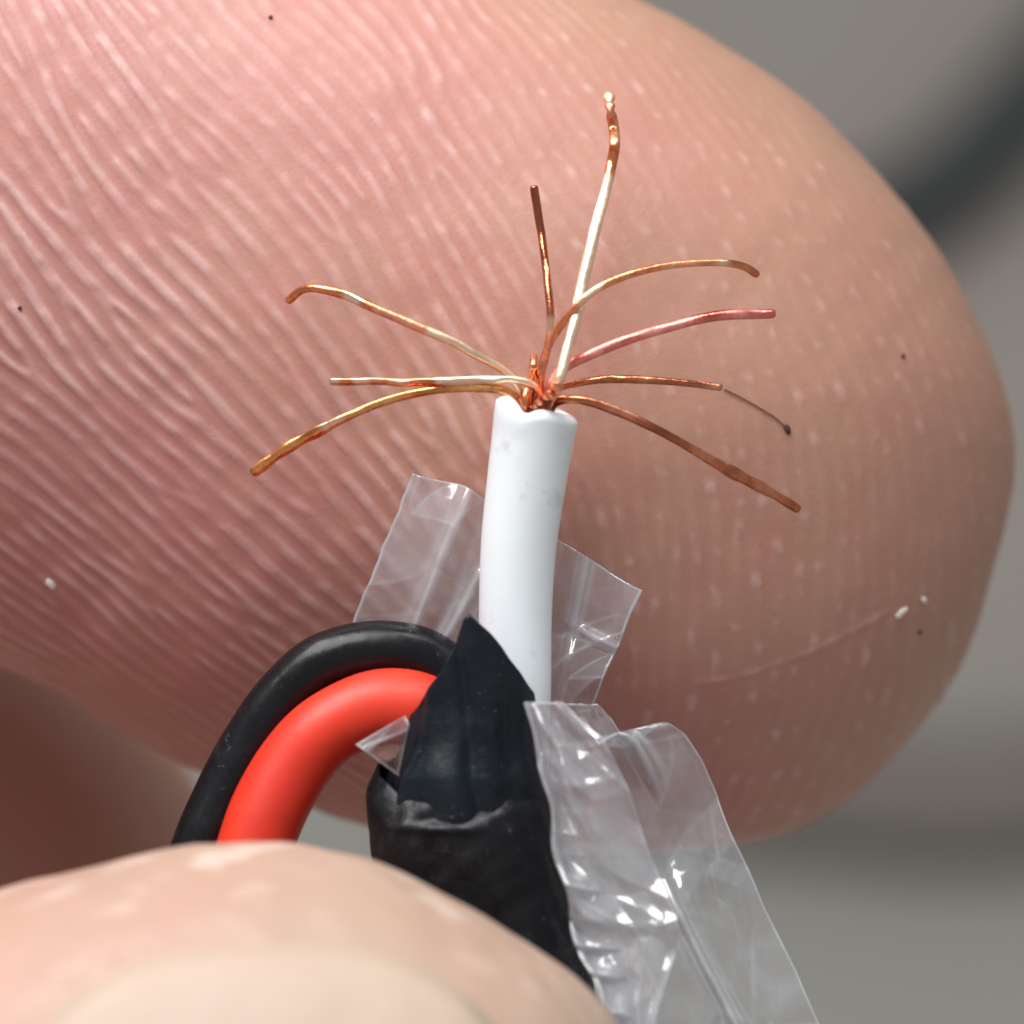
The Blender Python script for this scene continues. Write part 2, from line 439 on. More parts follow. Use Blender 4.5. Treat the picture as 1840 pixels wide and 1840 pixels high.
# thumb: points up, seen from its nail side, pressing the cable against the index finger
YT, DT = -0.52, 0.60
tl = [(-700, 4300), (-640, 3300), (-560, 2500), (-500, 2100), (-380, 1850), (-200, 1690), (0, 1600), (150, 1560), (300, 1520), (400, 1509), (480, 1506)]
tr_ = [(1150, 4300), (1180, 3300), (1215, 2500), (1215, 2200), (1180, 1990), (1108, 1836), (1030, 1750), (960, 1700), (870, 1640), (780, 1590), (680, 1541), (540, 1511), (480, 1506)]
UT = np.array([0.0, 0, 1.0]); VT = np.array([-1.0, 0, 0])
sst = np.r_[(1-np.cos(np.linspace(0.03, 1, 90)*math.pi/2))*0.5, np.linspace(0.505, 1.3, 90), np.linspace(1.33, 2.9, 30)]
at = np.linspace(-math.pi, math.pi, 260, endpoint=False)
GT, ST, CTt, HWt = loft([P(a, b, YT) for a, b in tl], [P(a, b, YT) for a, b in tr_], UT, VT, np.array([0, YT, 0.]), sst, YT, DT, 1.0, at, 2.2, 1)
GT[..., 1] = np.where(GT[..., 1] > YT, YT+(GT[..., 1]-YT)*0.52, GT[..., 1])      # pad pressed flat against the cable
NT_ = normals(GT)
if NT_[120, 65, 1] * math.sin(at[65]) < 0: NT_ = -NT_
ht = 0.006*snoise(GT, 51, 1.0)+0.0010*snoise(GT, 52, 5)+0.0008*snoise(GT, 53, 12, 14)
# the skin fold that runs round the end of the nail
NAILC = P(470, 2110, -1.08); 
def nail_r(G):
    dx = (G[..., 0]-NAILC[0])/0.43; dz = (G[..., 2]-NAILC[2])/0.345
    return np.hypot(dx, dz)
nr = nail_r(GT); fr_ = (GT[..., 1] < YT).astype(float)
ht = ht+fr_*(0.007*np.exp(-((nr-1.15)/0.12)**2))
GT = GT+NT_*ht[..., None]
flk = np.clip(snoise(GT, 61, 5, 14)*0.7+snoise(GT, 62, 12, 14)*0.5-0.25, 0, 1)
flk *= np.clip((nr-1.1)/0.2, 0, 1)*fr_
thumb_me = closed_grid('thumb', GT)
put_attr(thumb_me, 'flush', np.zeros(1)); put_attr(thumb_me, 'pale', (fr_*np.clip(0.92+0.12*snoise(GT, 64, 2)+0.3*GT[..., 0], 0.45, 1)).ravel()); put_attr(thumb_me, 'flake', (flk*0.5*np.clip(0.6-GT[..., 0]*0.9, 0, 1)).clip(0, 0.8).ravel())
put_attr(thumb_me, 'ridge', np.zeros(1))
callt = np.clip((GT[..., 0]+0.28)/0.35, 0, 1)*np.clip((nr-1.05)/0.3, 0, 1)
put_attr(thumb_me, 'callus', callt.ravel()*0.5)

def blob(name, pts, rads, m=48, n=90):
    q = cr(np.c_[np.array(pts, float), np.array(rads, float)], n)
    path, r = q[:, :3], q[:, 3]
    g = tube_grid(path, round_ends(path, r), m)
    g = g+normals(g)*(0.02*snoise(g, 71, 1.2))[..., None]
    me = closed_grid(name, g)
    put_attr(me, 'flush', np.zeros(1)); put_attr(me, 'pale', np.zeros(1)); put_attr(me, 'flake', np.zeros(1))
    put_attr(me, 'ridge', np.zeros(1)); put_attr(me, 'callus', np.full(len(me.vertices), 0.5))
    return me
middle_me = blob('middle', [(-6.0, 2.4, 1.0), (-4.0, 2.3, 0.55), (-2.2, 2.15, -0.22), (-1.30, 2.05, -0.72), (-0.92, 1.85, -1.42), (-0.90, 1.5, -2.0)], [0.85, 0.78, 0.66, 0.58, 0.54, 0.42])
palm_me = blob('palm', [(-5.2, 0.9, 1.6), (-6.6, 1.6, 0.4), (-6.4, 1.5, -1.6), (-4.4, 0.8, -3.2), (-2.2, -0.2, -3.6), (-0.35, -0.9, -2.75)], [0.9, 1.6, 1.9, 1.5, 1.1, 0.7])

hand = bpy.data.objects.new('hand', index_me); COL.objects.link(hand)
index_me.materials.append(M_skin)
tmp = []
ok = True
for me in (thumb_me, middle_me, palm_me):
    me.materials.append(M_skin)
    o = bpy.data.objects.new('tmp', me); COL.objects.link(o); tmp.append(o)
def flip_ok(o):
    bmx = bmesh.new(); bmx.from_mesh(o.data)
    vol = bmx.calc_volume(signed=True)
    if vol < 0:
        bmesh.ops.reverse_faces(bmx, faces=bmx.faces); bmx.to_mesh(o.data)
    bmx.free()
for o in [hand]+tmp: flip_ok(o)
try:
    for o in (tmp[2], tmp[0], tmp[1]):
        md = hand.modifiers.new('u', 'BOOLEAN'); md.operation = 'UNION'; md.object = o; md.solver = 'MANIFOLD'
    dg = bpy.context.evaluated_depsgraph_get()
    res = bpy.data.meshes.new_from_object(hand.evaluated_get(dg), preserve_all_data_layers=True, depsgraph=dg)
    n_exp = len(index_me.vertices)
    print('union verts', len(res.vertices), 'index', n_exp, [a.name for a in res.attributes])
    hand.modifiers.clear()
    if len(res.vertices) > n_exp*0.9 and 'ridge' in res.attributes:
        hand.data = res
    else: ok = False
except Exception as ex:
    print('union failed', ex); ok = False; hand.modifiers.clear()
if not ok:
    bmx = bmesh.new()
    for o in [hand]+tmp: bmx.from_mesh(o.data)
    mm = bpy.data.meshes.new('hand'); bmx.to_mesh(mm); bmx.free(); mm.materials.append(M_skin); hand.data = mm
for o in tmp: bpy.data.objects.remove(o)
hand.data.name = 'hand'
hand.data.polygons.foreach_set('use_smooth', np.ones(len(hand.data.polygons), bool))
hand['label'] = 'hand pinching the stripped cable between ridged index fingertip and thumb'
hand['category'] = 'hand'

# thumb nail: a shell lying on the thumb's camera side
th = np.linspace(0, 2*math.pi, 72, endpoint=False); rv = np.linspace(0, 1, 16)
from mathutils.bvhtree import BVHTree
bvh = BVHTree.FromPolygons([tuple(v.co) for v in thumb_me.vertices], [tuple(p.vertices) for p in thumb_me.polygons])
gn = np.zeros((16, 72, 3))
for i, r in enumerate(rv):
    for j, a in enumerate(th):
        x = NAILC[0]+0.43*r*math.copysign(abs(math.cos(a))**0.8, math.cos(a))*0.96
        z = NAILC[2]+0.345*r*math.copysign(abs(math.sin(a))**0.8, math.sin(a))*0.96*(1 if math.sin(a) > 0 else 1.8)
        hit = bvh.ray_cast(Vector((x, -4, z)), Vector((0, 1, 0)))
        y = hit[0].y if hit[0] else YT-DT
        gn[i, j] = (x, y-0.005*math.sqrt(max(0, 1-r**4))+0.006*(r>0.97)+0.002, z)
nailm = mesh_np('thumb_nail', gn.reshape(-1, 3), grid_faces(16, 72))
nail = link('thumb_nail', nailm, M_nail, hand)
md = nail.modifiers.new('thick', 'SOLIDIFY'); md.thickness = 0.03; md.offset = 0

# ------------------------------------------------------------------ the cable
cable = bpy.data.objects.new('cable', None); COL.objects.link(cable)
cable['label'] = 'stripped cable with white, black and red wires and bare copper strands'
cable['category'] = 'cable'
CB = P(870, 1700, 0.0)
cable.location = CB
from mathutils import Matrix
def part(name, me, mat, parent=cable, **kw):
    o = link(name, me, mat, parent, **kw)
    if parent is cable: o.matrix_parent_inverse = Matrix.Translation(-Vector(CB))
    return o

# white wire: tube with a ragged open end
wc = cr(np.array([[*P(905, 1620, 0.0), 0.062], [*P(920, 1420, 0.0), 0.063], [*P(926, 1250, 0.0), 0.064], [*P(926, 1110, 0.0), 0.0655], [*P(932, 980, -0.005), 0.068], [*P(947, 860, -0.012), 0.0715],
                  [*P(960, 770, -0.02), 0.0745], [*P(966, 733, -0.024), 0.0765]]), 120)
def white_wire():
    path, rad = wc[:, :3], wc[:, 3]
    m = 56
    go = tube_grid(path, rad, m); gi = tube_grid(path, rad*0.62, m)
    ax = path[-1]-path[-4]; ax /= np.linalg.norm(ax)
    # ragged rim: offset of the last rings along the axis by direction
    dirx = (go[-1]-path[-1])@np.array([1, 0, 0])/rad[-1]
    diry = (go[-1]-path[-1])@np.array([0, 1, 0])/rad[-1]
    rim = 0.012*np.clip(-dirx, 0, 1)**2+0.0025*snoise(np.stack([dirx, diry], -1), 4, 0.6)-0.010*np.exp(-((dirx+0.35)/0.25)**2)-0.006*np.clip(dirx, 0, 1)
    for g in (go, gi):
        for k in range(1, 9):
            f = (1-(k-1)/8)
            g[-k] += ax*(rim*f)[:, None]
    # bulge lip at the cut
    for k in range(1, 12):
        f = math.exp(-((k-4)/3.0)**2)
        go[-k] += (go[-k]-path[-k])*0.045*f*(0.6+0.4*snoise(np.stack([dirx, diry], -1), 9, 0.8))[:, None]
    go[-1] = go[-1]+(path[-1]-go[-1])*0.10
    gi = gi[-40:][::-1]
    mid = (go[-1]*0.5+gi[0]*0.5)+ax*0.004
    Gw = np.concatenate([go, mid[None], gi], 0)
    return closed_grid('white_wire', Gw)
white = part('white_wire', white_wire(), M_white)

# copper strands, path = (px, py, depth, half width in px)
strands = [
 [(968, 780, .0), (975, 735, -.005), (990, 712, -.04), (1006, 676, -.06), (1030, 580, -.02), (1055, 480, .035), (1080, 380, .09), (1097, 298, .13), (1102, 262, .12), (1099, 228, .15), (1094, 200, .135), (1092, 166, .17)],
 [(962, 780, .02), (966, 730, .02), (972, 680, .005), (985, 622, -.01), (989, 575, -.03), (984, 510, -.01), (975, 430, .03), (968, 390, .04), (960, 336, .045)],
 [(955, 780, .03), (955, 730, .035), (962, 690, .02), (982, 622, .0), (1010, 576, -.01), (1062, 524, -.02), (1130, 493, -.01), (1205, 478, .01), (1290, 473, .03), (1338, 480, .045), (1366, 496, .06)],
 [(978, 780, .01), (982, 725, .01), (992, 688, .0), (1016, 656, -.01), (1085, 625, -.02), (1180, 594, -.015), (1290, 570, .0), (1392, 564, .02)],
 [(975, 780, .02), (980, 730, .025), (990, 704, .02), (1022, 690, .01), (1080, 680, .0), (1160, 680, .0), (1230, 686, .01), (1299, 697, .02)],
 [(985, 785, -.01), (985, 748, -.015), (1000, 722, -.03), (1048, 718, -.04), (1120, 744, -.045), (1205, 787, -.04), (1290, 835, -.03), (1370, 880, -.02), (1437, 920, -.015)],
 [(945, 780, .01), (945, 735, .01), (938, 700, .0), (908, 669, -.01), (850, 636, -.025), (790, 602, -.03), (712, 567, -.03), (650, 541, -.025), (590, 522, -.01), (548, 521, .01), (516, 545, .03)],
 [(965, 785, -.02), (972, 735, -.03), (966, 700, -.04), (935, 684, -.05), (880, 681, -.05), (800, 683, -.045), (740, 685, -.035), (660, 684, -.02), (588, 685, -.005)],
 [(940, 785, -.02), (938, 742, -.03), (920, 710, -.035), (880, 697, -.035), (800, 700, -.035), (720, 716, -.03), (640, 746, -.02), (560, 783, -.005), (500, 815, .01), (450, 851, .02)],
 [(975, 785, -.03), (978, 742, -.04), (988, 715, -.055), (1000, 700, -.09), (1006, 690, -.15)],
 [(960, 785, -.03), (962, 745, -.045), (975, 722, -.07), (992, 708, -.12)],
 [(945, 785, -.03), (942, 748, -.05), (943, 725, -.06), (948, 700, -.05), (958, 668, .01), (962, 640, .05)],
]
wid = [11.5, 8.5, 8, 10, 8, 9.5, 9.5, 9, 9, 10, 8.5, 7.5]
notes = ['tall bright strand standing up right of centre', 'thin brown strand standing straight up', 'strand arching to the upper right', 'pinkish strand reaching right',
         'dark strand bending right, second lowest on that side', 'strand drooping to the lower right', 'strand rising left with a hooked tip', 'strand lying level to the left',
         'golden strand drooping to the lower left', None, None, None]
for k, (pts, wd, nt_) in enumerate(zip(strands, wid, notes)):
    path = cr([P(*p) for p in pts], 150)
    s = np.linspace(0, 1, 150)
    jig = np.stack([snoise(path, 100+k*3+c, 2.6, 6)+0.35*snoise(path, 400+k*3+c, 8, 6) for c in range(3)], 1)
    path = path+jig*0.0026*np.clip((s-.12)/.2, 0, 1)[:, None]
    rad = wd/1000*0.92*(1+0.09*snoise(path, 300+k, 5.5, 6))
    rad[-1] *= 0.72; rad[-2] *= 0.95                   # blunt snipped end
    if k == 0: rad[-12:-2] *= np.array([.8, .7, .8, 1, .8, .7, .8, 1.05, 1.15, 1.1])
    if k in (5, 8): rad[-45:] *= 1+0.22*np.sin(np.linspace(0, 9, 45))**2
    g = tube_grid(path, rad, 14, squash=0.74+0.26*np.sin(s*(11+k % 4*3)+k*1.7+2*np.sin(s*17+k)))
    cm = {1: M_copper_dull, 3: M_copper_red, 4: M_copper_dull, 5: M_copper_dull, 8: M_copper_gold}.get(k, M_copper)
    glints = np.zeros(150)  # pale stretches painted where the strand's highlights fall
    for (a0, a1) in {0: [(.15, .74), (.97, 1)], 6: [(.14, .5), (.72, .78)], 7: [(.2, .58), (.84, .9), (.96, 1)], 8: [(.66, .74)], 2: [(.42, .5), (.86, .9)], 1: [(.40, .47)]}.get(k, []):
        glints = np.maximum(glints, np.clip(np.minimum(s-a0, a1-s)/0.02+0.5, 0, 1))
    glints = glints*(0.55 if k in (5, 8, 2, 1) else 0.9)
    me = closed_grid('copper_strand', g); put_attr(me, 'glint', np.repeat(glints, 14))
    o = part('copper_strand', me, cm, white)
    if nt_: o['label'] = nt_

# black and red wires looping over to the left
def wire(name, pts, r, mat, seed):
    path = cr([P(*p) for p in pts], 160)
    g = tube_grid(path, round_ends(path, r*np.ones(160)), 40)
    g = g+normals(g)*(0.0012*snoise(g, seed, 6))[..., None]
    return part(name, closed_grid(name, g), mat)
wire('black_wire', [(838, 1340, .06), (830, 1268, .06), (800, 1210, .06), (745, 1176, .06), (665, 1168, .055), (585, 1190, .05), (515, 1245, .05), (455, 1328, .045), (405, 1420, .035), (365, 1515, .02), (325, 1640, .0), (290, 1800, -.02)], 0.0535, M_black, 81)
wire('red_wire', [(812, 1400, -.01), (800, 1330, -.015), (768, 1284, -.02), (715, 1271, -.022), (650, 1280, -.025), (580, 1318, -.03), (521, 1385, -.035), (480, 1460, -.045), (452, 1540, -.055), (425, 1650, -.065), (400, 1800, -.07)], 0.068, M_red, 82)

# sheath: pointed inner sleeve and wider outer jacket, both tubes with a cut rim
def sleeve(name, cxs, rim, mat, wrinkle, seed, ybase, flat, zbot, wall=0.012, m=150, n=110, tuck=0.0):
    """cxs: list of (py, left px, right px); rim(angle)->py of the rim; angle 0 faces the camera"""
    a = np.linspace(-math.pi, math.pi, m, endpoint=False)
    pys = np.array([c[0] for c in cxs], float); L = np.array([c[1] for c in cxs], float); Rr = np.array([c[2] for c in cxs], float)
    top = np.array([rim(x) for x in a])
    v = np.linspace(0, 1, n)
    Y = zbot+(top[None]-zbot)*v[:, None]
    Lx = np.interp(Y, pys, L); Rx = np.interp(Y, pys, Rr)
    c = (Lx+Rx)/2; h = (Rx-Lx)/2
    sn, cs = np.sin(a)[None], np.cos(a)[None]
    def place(hh):
        yy = ybase-hh/1000*flat*np.sign(cs)*np.abs(cs)**0.9
        px = c+hh*np.sign(sn)*np.abs(sn)**0.95
        k = (D+yy)/D
        return np.stack([(px-920)/1000*k, yy, (920-Y)/1000*k], -1)
    Go = place(h)
    nr_ = np.stack([np.broadcast_to(sn, h.shape), -np.broadcast_to(cs, h.shape), 0*h], -1)
    Go = Go+nr_*wrinkle(Y, a[None]+0*Y, Go, seed)[..., None]
    tk = np.clip((60-(Y-top[None]))/60, 0, 1)**1.6             # rim shrunk on to what it wraps
    Go = Go-nr_*(tuck*tk)[..., None]
    Gi = (Go-nr_*wall)[::-1][:n//2]
    rimr = (Go[-1]+Gi[0])/2+np.array([0, 0, 0.003])
    return closed_grid(name, np.concatenate([Go, rimr[None], Gi], 0))

def rim_inner(a):
    x = math.sin(a); jig = 2.5*math.sin(a*7+1)
    front = float(np.interp(x, [-1, -0.93, -0.75, -0.45, -0.22, -0.08, 0, 0.3, 0.65, 0.95, 1], [1330, 1290, 1258, 1212, 1160, 1113, 1103, 1140, 1195, 1245, 1275]))
    if math.cos(a) >= 0: return front+jig
    return float(np.interp(x, [-1, 0, 1], [1330, 1345, 1275]))+jig
def wr_inner(Y, a, G, seed):
    h = 0.006*snoise(G, seed, 3.0)+0.003*snoise(G, seed+1, 9)
    h += -0.012*np.exp(-((a+0.25-(Y-1105)/900)/0.10)**2)*np.clip((Y-1120)/60, 0, 1)
    h += 0.010*np.exp(-((a+0.62+(Y-1250)/700)/0.09)**2)*np.clip((Y-1200)/60, 0, 1)
    h += -0.008*np.exp(-((a-0.62)/0.14)**2)
    return h
part('inner_sleeve', sleeve('inner_sleeve', [(1090, 728, 958), (1270, 733, 962), (1340, 718, 970), (1400, 690, 980), (1560, 690, 1000), (1900, 720, 1030)], rim_inner, M_rubber2, wr_inner, 91, -0.045, 0.80, 1640), M_rubber2)

def rim_outer(a):
    d = math.degrees(a)
    xs = [-180, -130, -100, -80, -55, -40, -20, 0, 25, 50, 75, 100, 130, 180]
    ys = [1360, 1365, 1368, 1378, 1412, 1436, 1438, 1428, 1410, 1392, 1380, 1372, 1360, 1360]
    return float(np.interp(d, xs, ys))+3*math.sin(a*9+.4)
def wr_outer(Y, a, G, seed):
    h = 0.007*snoise(G, seed, 2.6)+0.003*snoise(G, seed+1, 8)+0.0016*snoise(G, seed+2, 22)
    l1 = 1482+18*np.sin(a*2+0.5)-25*a
    h += 0.008*np.exp(-((Y-l1)/9)**2)*np.clip(1-np.abs(a+0.35)/0.8, 0, 1)
    l2 = 1462-45*a
    h += -0.014*np.exp(-((Y-l2)/13)**2)*np.clip(1-np.abs(a-0.2)/0.9, 0, 1)
    h += 0.008*np.exp(-((a+0.55)/0.10)**2)*np.clip((Y-1500)/50, 0, 1)
    return h
part('outer_sheath', sleeve('outer_sheath', [(1330, 660, 972), (1372, 650, 980), (1440, 652, 992), (1540, 668, 1010), (1750, 700, 1052), (2100, 735, 1110)], rim_outer, M_rubber, wr_outer, 95, -0.03, 0.80, 2000, 0.006, 150, 110, 0.022), M_rubber)

# ------------------------------------------------------------------ clear plastic
def lattice(a, b, na, nb_, seed):
    rl = np.random.RandomState(seed); L = rl.uniform(-1, 1, (na+2, nb_+2))
    a = np.clip(a*na, 0, na); b = np.clip(b*nb_, 0, nb_); i = a.astype(int); j = b.astype(int); x, y = a-i, b-j
    up_ = (x+y) < 1                                    # two flat triangles per cell
    return np.where(up_, L[i, j]+(L[i+1, j]-L[i, j])*x+(L[i, j+1]-L[i, j])*y, L[i+1, j+1]+(L[i, j+1]-L[i+1, j+1])*(1-x)+(L[i+1, j]-L[i+1, j+1])*(1-y))

def facets(p, seed, n_layers=5, k=9, scale=1.0):
    """crumple: sum of piecewise-planar folds"""
    r = np.random.RandomState(seed); h = np.zeros(p.shape[:-1])
    lo_, hi_ = p.reshape(-1, 2).min(0), p.reshape(-1, 2).max(0)
    for l in range(n_layers):
        best = None
        for i in range(k):
            c = lo_+(hi_-lo_)*r.rand(2); n = r.normal(size=2); n /= np.linalg.norm(n)
            d = (p-c)@n*(0.6+0.8*r.rand())
            d = np.abs(d) if i % 2 == 0 else -np.abs(d)+0.1
            best = d if best is None else np.minimum(best, d)*0.5+np.maximum(best, d)*0.5*(1 if r.rand() > .5 else -1)
        h += best/(l+1)
    return scale*(h-h.mean())/(h.std()+1e-9)

def sheet(name, G, mat, thick, milky=None, **kw):
    n, m, _ = G.shape
    me = mesh_np(name, G.reshape(-1, 3), grid_faces(n, m, wrap=False))
    yv = G[..., 1]; lap = np.zeros((n, m))
    su = np.linalg.norm(np.diff(G, axis=1), axis=-1).mean(); sv = np.linalg.norm(np.diff(G, axis=0), axis=-1).mean()
    lap[:, 1:-1] += np.abs(yv[:, 2:]-2*yv[:, 1:-1]+yv[:, :-2])/su**2; lap[1:-1] += np.abs(yv[2:]-2*yv[1:-1]+yv[:-2])/sv**2
    for _ in range(2): lap[1:-1, 1:-1] = (lap[1:-1, 1:-1]*2+lap[2:, 1:-1]+lap[:-2, 1:-1]+lap[1:-1, 2:]+lap[1:-1, :-2])/6
    cz = np.clip(lap/np.percentile(lap, 97), 0, 1)**1.3
    cz[:, :2] = 0.8; cz[:, -2:] = 0.8; cz[:2] = 0.8; cz[-2:] = 0.8
    if milky is not None: cz = np.clip(cz+milky, 0, 1)
    put_attr(me, 'crease', cz.ravel())
    o = link(name, me, mat, None, **kw)
    md = o.modifiers.new('thickness', 'SOLIDIFY'); md.thickness = thick; md.offset = 0
    return o

def lerp_edge(pts, v):
    """edge given as list of (v, px, py, depth)"""
    q = np.array(pts, float)
    return np.stack([np.interp(v, q[:, 0], q[:, k]) for k in (1, 2, 3)], -1)

# A: the taut piece behind the white wire
nu, nv = 150, 120
u = np.linspace(0, 1, nu)[None]; v = np.linspace(0, 1, nv)[:, None]
topE = lerp_edge([(0, 742, 851, .07), (.22, 836, 874, .055), (.42, 900, 915, .085), (.64, 1015, 975, .09), (.85, 1098, 1030, .06), (1, 1153, 1061, .03)], u[0])
botE = lerp_edge([(0, 630, 1125, .10), (.25, 740, 1180, .10), (.5, 850, 1260, .11), (.75, 975, 1290, .10), (1, 1060, 1278, .08)], u[0])
E = topE[None]*(1-v[..., None])+botE[None]*v[..., None]
rs = np.random.RandomState(4)
E[..., 0] += -1.2*(np.sin(v*17)*0.9+np.sin(v*41+1)*0.6)*np.clip(1-u*14, 0, 1)+1.5*np.sin(v*13+2)*np.clip((u-.93)*14, 0, 1)
E[..., 1] += 1.2*np.sin(u*22)*np.clip(1-v*12, 0, 1)
pp = np.stack([E[..., 0]/1000, E[..., 1]/1000], -1)
fold = (0.016*np.exp(-((u-0.25+0.03*v)/0.035)**2)-0.010*np.exp(-((u-0.34+0.02*v)/0.03)**2)+0.018*np.exp(-((u-0.42+0.16*v-0.05)/0.03)**2)*np.clip((v-.25)*8, 0, 1)
        + 0.016*np.exp(-((u-0.74-0.06*v)/0.022)**2)*np.clip(1.2-v*1.4, 0, 1)+0.010*np.exp(-((v-0.42-0.3*(u-.8))/0.035)**2)*np.clip((u-.7)*6, 0, 1))
ua = np.clip(u+0*v+0.05*snoise(pp, 45, 3), 0, 1); va = np.clip(v+0*u+0.05*snoise(pp, 46, 3), 0, 1)
E[..., 2] += -fold+0.003*facets(pp, 5, 4, 7)+0.017*lattice(ua, va, 7, 4, 9)
E[..., 2] = np.clip(E[..., 2], 0.012, 0.135)
kz = (D+E[..., 2])/D
GA = np.stack([(E[..., 0]-920)/1000*kz, E[..., 2], (920-E[..., 1])/1000*kz], -1)
sheet('clear_tape', GA, M_filmA, 0.004, label='flat clear plastic tape piece behind the white wire', category='tape')

# B: crumpled strip hanging down right, folded double along its left edge
nu, nv = 260, 240
u = np.linspace(0, 1, nu)[None]; v = np.linspace(0, 1, nv)
Fe = lerp_edge([(0, 1010, 1262, -.17), (.12, 1085, 1330, -.20), (.25, 1130, 1420, -.22), (.42, 1165, 1530, -.24), (.58, 1215, 1640, -.26), (.68, 1222, 1685, -.27), (.85, 1185, 1800, -.28), (1, 1150, 1960, -.29)], v)
Le = lerp_edge([(0, 946, 1262, -.17), (.1, 958, 1320, -.185), (.3, 985, 1450, -.20), (.5, 1010, 1590, -.22), (.7, 1045, 1730, -.24), (.85, 1098, 1835, -.26), (1, 1160, 1960, -.28)], v)
Re = lerp_edge([(0, 1072, 1266, -.02), (.06, 1098, 1290, .0), (.112, 1136, 1345, .01), (.13, 1158, 1322, .0), (.15, 1185, 1300, -.02), (.165, 1205, 1300, -.02), (.185, 1230, 1318, .0), (.24, 1262, 1366, .0), (.30, 1290, 1425, .0), (.40, 1318, 1505, -.01), (.55, 1372, 1630, -.02), (.70, 1432, 1745, -.03), (.82, 1470, 1835, -.04), (1, 1520, 1960, -.05)], v)
uf = 0.40
E = np.zeros((nv, nu, 3))
for j in range(nu):
    x = u[0, j]
    if x < uf:
        f = x/uf; E[:, j] = Fe*(1-f)+Le*f
    else:
        f = (x-uf)/(1-uf); E[:, j] = Le*(1-f)+Re*f
        E[:, j, 2] += 0.10*math.sin(min(f*math.pi, math.pi))*0.5
uu = np.broadcast_to(u, (nv, nu)); vv = np.broadcast_to(v[:, None], (nv, nu))
E[..., 2] -= 0.03*np.exp(-((uu-uf)/0.035)**2)
E[..., 0] += 5*snoise(np.stack([uu*2, vv*4], -1), 8, 1.3)*np.exp(-((uu-uf)/0.05)**2)+2.5*snoise(np.stack([uu, vv*3], -1), 18, 1.1)*np.clip((uu-.94)*16, 0, 1)
pp = np.stack([E[..., 0]/1000+(uu > uf)*2.0, E[..., 1]/1000], -1)
cr_h = 0.022*facets(np.stack([uu*0.55, vv*0.7], -1), 12, 3, 5)+0.003*snoise(np.stack([uu, vv], -1), 14, 5)
# short cross creases along the doubled front: small panels that lean back towards the light
rp = np.random.RandomState(6)
brkp = np.r_[0, np.cumsum(0.045+0.11*rp.rand(16)**1.5)]; slope = 0.45+0.4*rp.rand(17)
vw = vv+0.16*(uu-0.3)+0.012*snoise(np.stack([uu, vv], -1), 15, 2)
ki = np.clip(np.searchsorted(brkp, vw)-1, 0, 15)
wdt = brkp[ki+1]-brkp[ki]; fr01 = np.clip((vw-brkp[ki])/wdt, 0, 1)
saw = wdt*0.7*slope[ki]*np.where(fr01 < 0.88, fr01/0.88, (1-fr01)/0.12)
wa = uu+0.05*snoise(np.stack([uu, vv], -1), 25, 1.6); wb_ = vv+0.03*snoise(np.stack([uu, vv], -1), 26, 2.2)-0.12*uu
lat = 0.026*lattice(wa, wb_+.15, 9, 8, 3)+0.008*lattice(wa+.03, wb_+.17, 19, 16, 4)
cr_h = cr_h*0.6+lat*np.where(uu < uf, 1.0, 1.1)
cr_h = cr_h-0.62*saw*np.clip(1.15-np.abs(uu-0.33)/0.09, 0, 1)*np.clip((vv-.3)*5, 0, 1)
amp = np.where(uu < uf, 1.0, 0.75)
ridgeB = 0.022*np.exp(-((uu-(0.74-0.02*np.sin(vv*5)))/0.014)**2)*np.clip((vv-.42)*6, 0, 1)     # sharp long crease in the back layer
tuck = 0.09*np.exp(-((uu-0.80)/0.03)**2)*np.exp(-((vv-0.17)/0.09)**2)
E[..., 2] += cr_h*amp-ridgeB-tuck
E[..., 2] = np.where(uu > uf, np.clip(E[..., 2], -.5, 0.14), np.clip(E[..., 2], -.5, -.06))
kz = (D+E[..., 2])/D
GB = np.stack([(E[..., 0]-920)/1000*kz, E[..., 2], (920-E[..., 1])/1000*kz], -1)
sheet('clear_film', GB, M_filmB, 0.004, 0.22*np.clip((0.47-uu)*12, 0, 1)*np.clip(0.7+0.5*snoise(np.stack([uu, vv], -1), 77, 2.5), 0, 1), label='crumpled strip of clear plastic film hanging down right of the black sheath', category='plastic film')

# C: small scrap between the red wire and the sheath
nu = nv = 30
u = np.linspace(0, 1, nu)[None]; v = np.linspace(0, 1, nv)[:, None]
c00, c10, c01, c11 = [np.array(c) for c in ((728, 1286, -.15), (735, 1300, -.15), (638, 1338, -.10), (716, 1394, -.135))]
E = (c00*(1-u[..., None])+c10*u[..., None])*(1-v[..., None])+(c01*(1-u[..., None])+c11*u[..., None])*v[..., None]
E[..., 2] += 0.006*facets(E[..., :2]/100, 3, 3, 5)
kz = (D+E[..., 2])/D
GC = np.stack([(E[..., 0]-920)/1000*kz, E[..., 2], (920-E[..., 1])/1000*kz], -1)
sheet('plastic_scrap', GC, M_filmB, 0.003, label='tiny torn scrap of clear plastic below the red wire', category='plastic scrap')

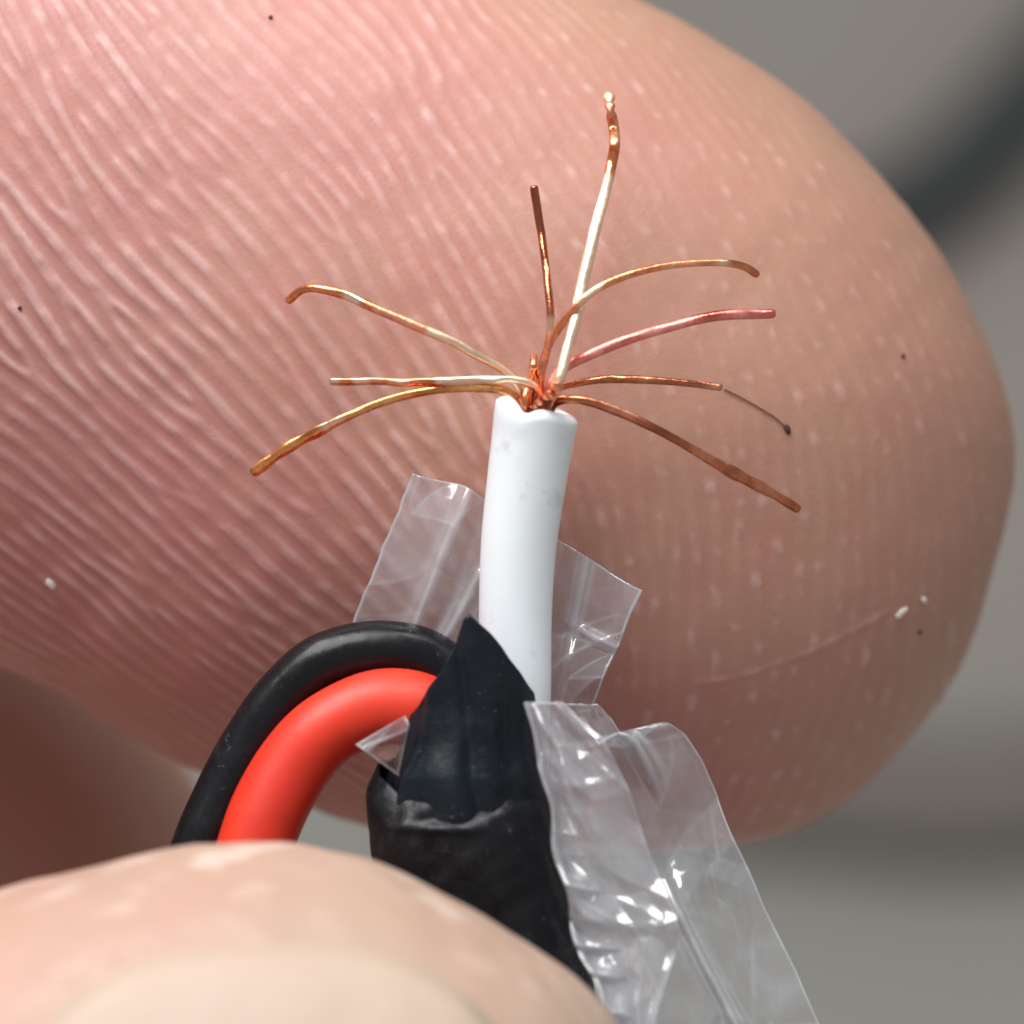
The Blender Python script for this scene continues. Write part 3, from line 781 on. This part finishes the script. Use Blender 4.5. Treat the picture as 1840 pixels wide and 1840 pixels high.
# ------------------------------------------------------------------ specks on the skin
M_flake = mat_plastic('dry_skin_flake', (0.78, 0.68, 0.63), 0.6, 0.2)
M_speck = mat_plastic('dirt', (0.06, 0.025, 0.02), 0.7, 0.2)
bpy.context.view_layer.update()
hb = BVHTree.FromPolygons([tuple(v) for v in G.reshape(-1, 3)], [tuple(f) for f in grid_faces(G.shape[0], G.shape[1])])
def lump(name, px, py, rx, rz, ang, mat, seed, **kw):
    d = Vector(P(px, py, 0.0))-Vector((0, -D, 0)); d.normalize()
    h = hb.ray_cast(Vector((0, -D, 0)), d)
    if not h[0]: return
    bmx = bmesh.new(); bmesh.ops.create_icosphere(bmx, subdivisions=3, radius=1)
    for vt in bmx.verts:
        k = 1+0.35*mnoise.noise(vt.co*1.6+Vector((seed, 0, 0)))
        x, y, z = vt.co.x*rx*k, vt.co.y*0.004, vt.co.z*rz*k
        vt.co = (x*math.cos(ang)-z*math.sin(ang), y, x*math.sin(ang)+z*math.cos(ang))
    me = bpy.data.meshes.new(name); bmx.to_mesh(me); bmx.free()
    me.polygons.foreach_set('use_smooth', np.ones(len(me.polygons), bool))
    o = link(name, me, mat, None, **kw)
    o.location = h[0]+h[1]*0.002*(1 if h[1].y < 0 else -1)
    nrm = h[1] if h[1].y < 0 else -h[1]
    o.rotation_mode = 'QUATERNION'; o.rotation_quaternion = Vector((0, -1, 0)).rotation_difference(nrm)
lump('skin_flake', 1618, 1101, 0.017, 0.007, 0.5, M_flake, 1, label='larger pale skin flake at the right end of the scratch on the fingertip', category='skin flake', group='skin flakes on the finger')
lump('skin_flake', 1659, 1078, 0.009, 0.006, -0.6, M_flake, 2, label='smaller pale skin flake near the right edge of the fingertip', category='skin flake', group='skin flakes on the finger')
lump('skin_flake', 91, 1048, 0.013, 0.007, -0.9, M_flake, 3, label='white skin flake at the far left of the finger, above its lower edge', category='skin flake', group='skin flakes on the finger')
for k, (a, b, lb) in enumerate([(35, 554, 'tiny dark dirt speck at the far left edge of the finger'), (486, 32, 'tiny dark dirt speck near the top edge of the picture'),
                                (1652, 1136, 'tiny dark dirt speck below the pale skin flakes'), (1622, 640, 'tiny dark dirt speck right of the strands near the fingertip edge'),
                                (1414, 771, 'brown dirt speck past the end of the dark right strand')]):
    lump('dirt_speck', a, b, 0.004 if k < 4 else 0.006, 0.004 if k < 4 else 0.010, 0.4, M_speck, 10+k, label=lb, category='dirt', group='dirt specks on the finger')

# a fine fibre lying on the skin past the dark strand
fp = []
for q in cr(np.array([(1301, 699, 0), (1335, 716, 0), (1365, 733, 0), (1392, 750, 0), (1412, 768, 0)], float), 40):
    d = Vector(P(q[0], q[1], 0.0))-Vector((0, -D, 0)); d.normalize()
    h = hb.ray_cast(Vector((0, -D, 0)), d); fp.append(np.array(h[0])+np.array([0, -0.003, 0]))
fp = np.array(fp); fp[:, 1] = np.interp(np.arange(40), np.arange(0, 40, 3), fp[::3, 1])
link('fibre', closed_grid('fibre', tube_grid(fp, 0.0015, 8)), mat_plastic('brown_fibre', (0.20, 0.09, 0.06), 0.6, 0.2),
     label='hair-thin brown fibre on the skin past the end of the dark right strand', category='fibre')
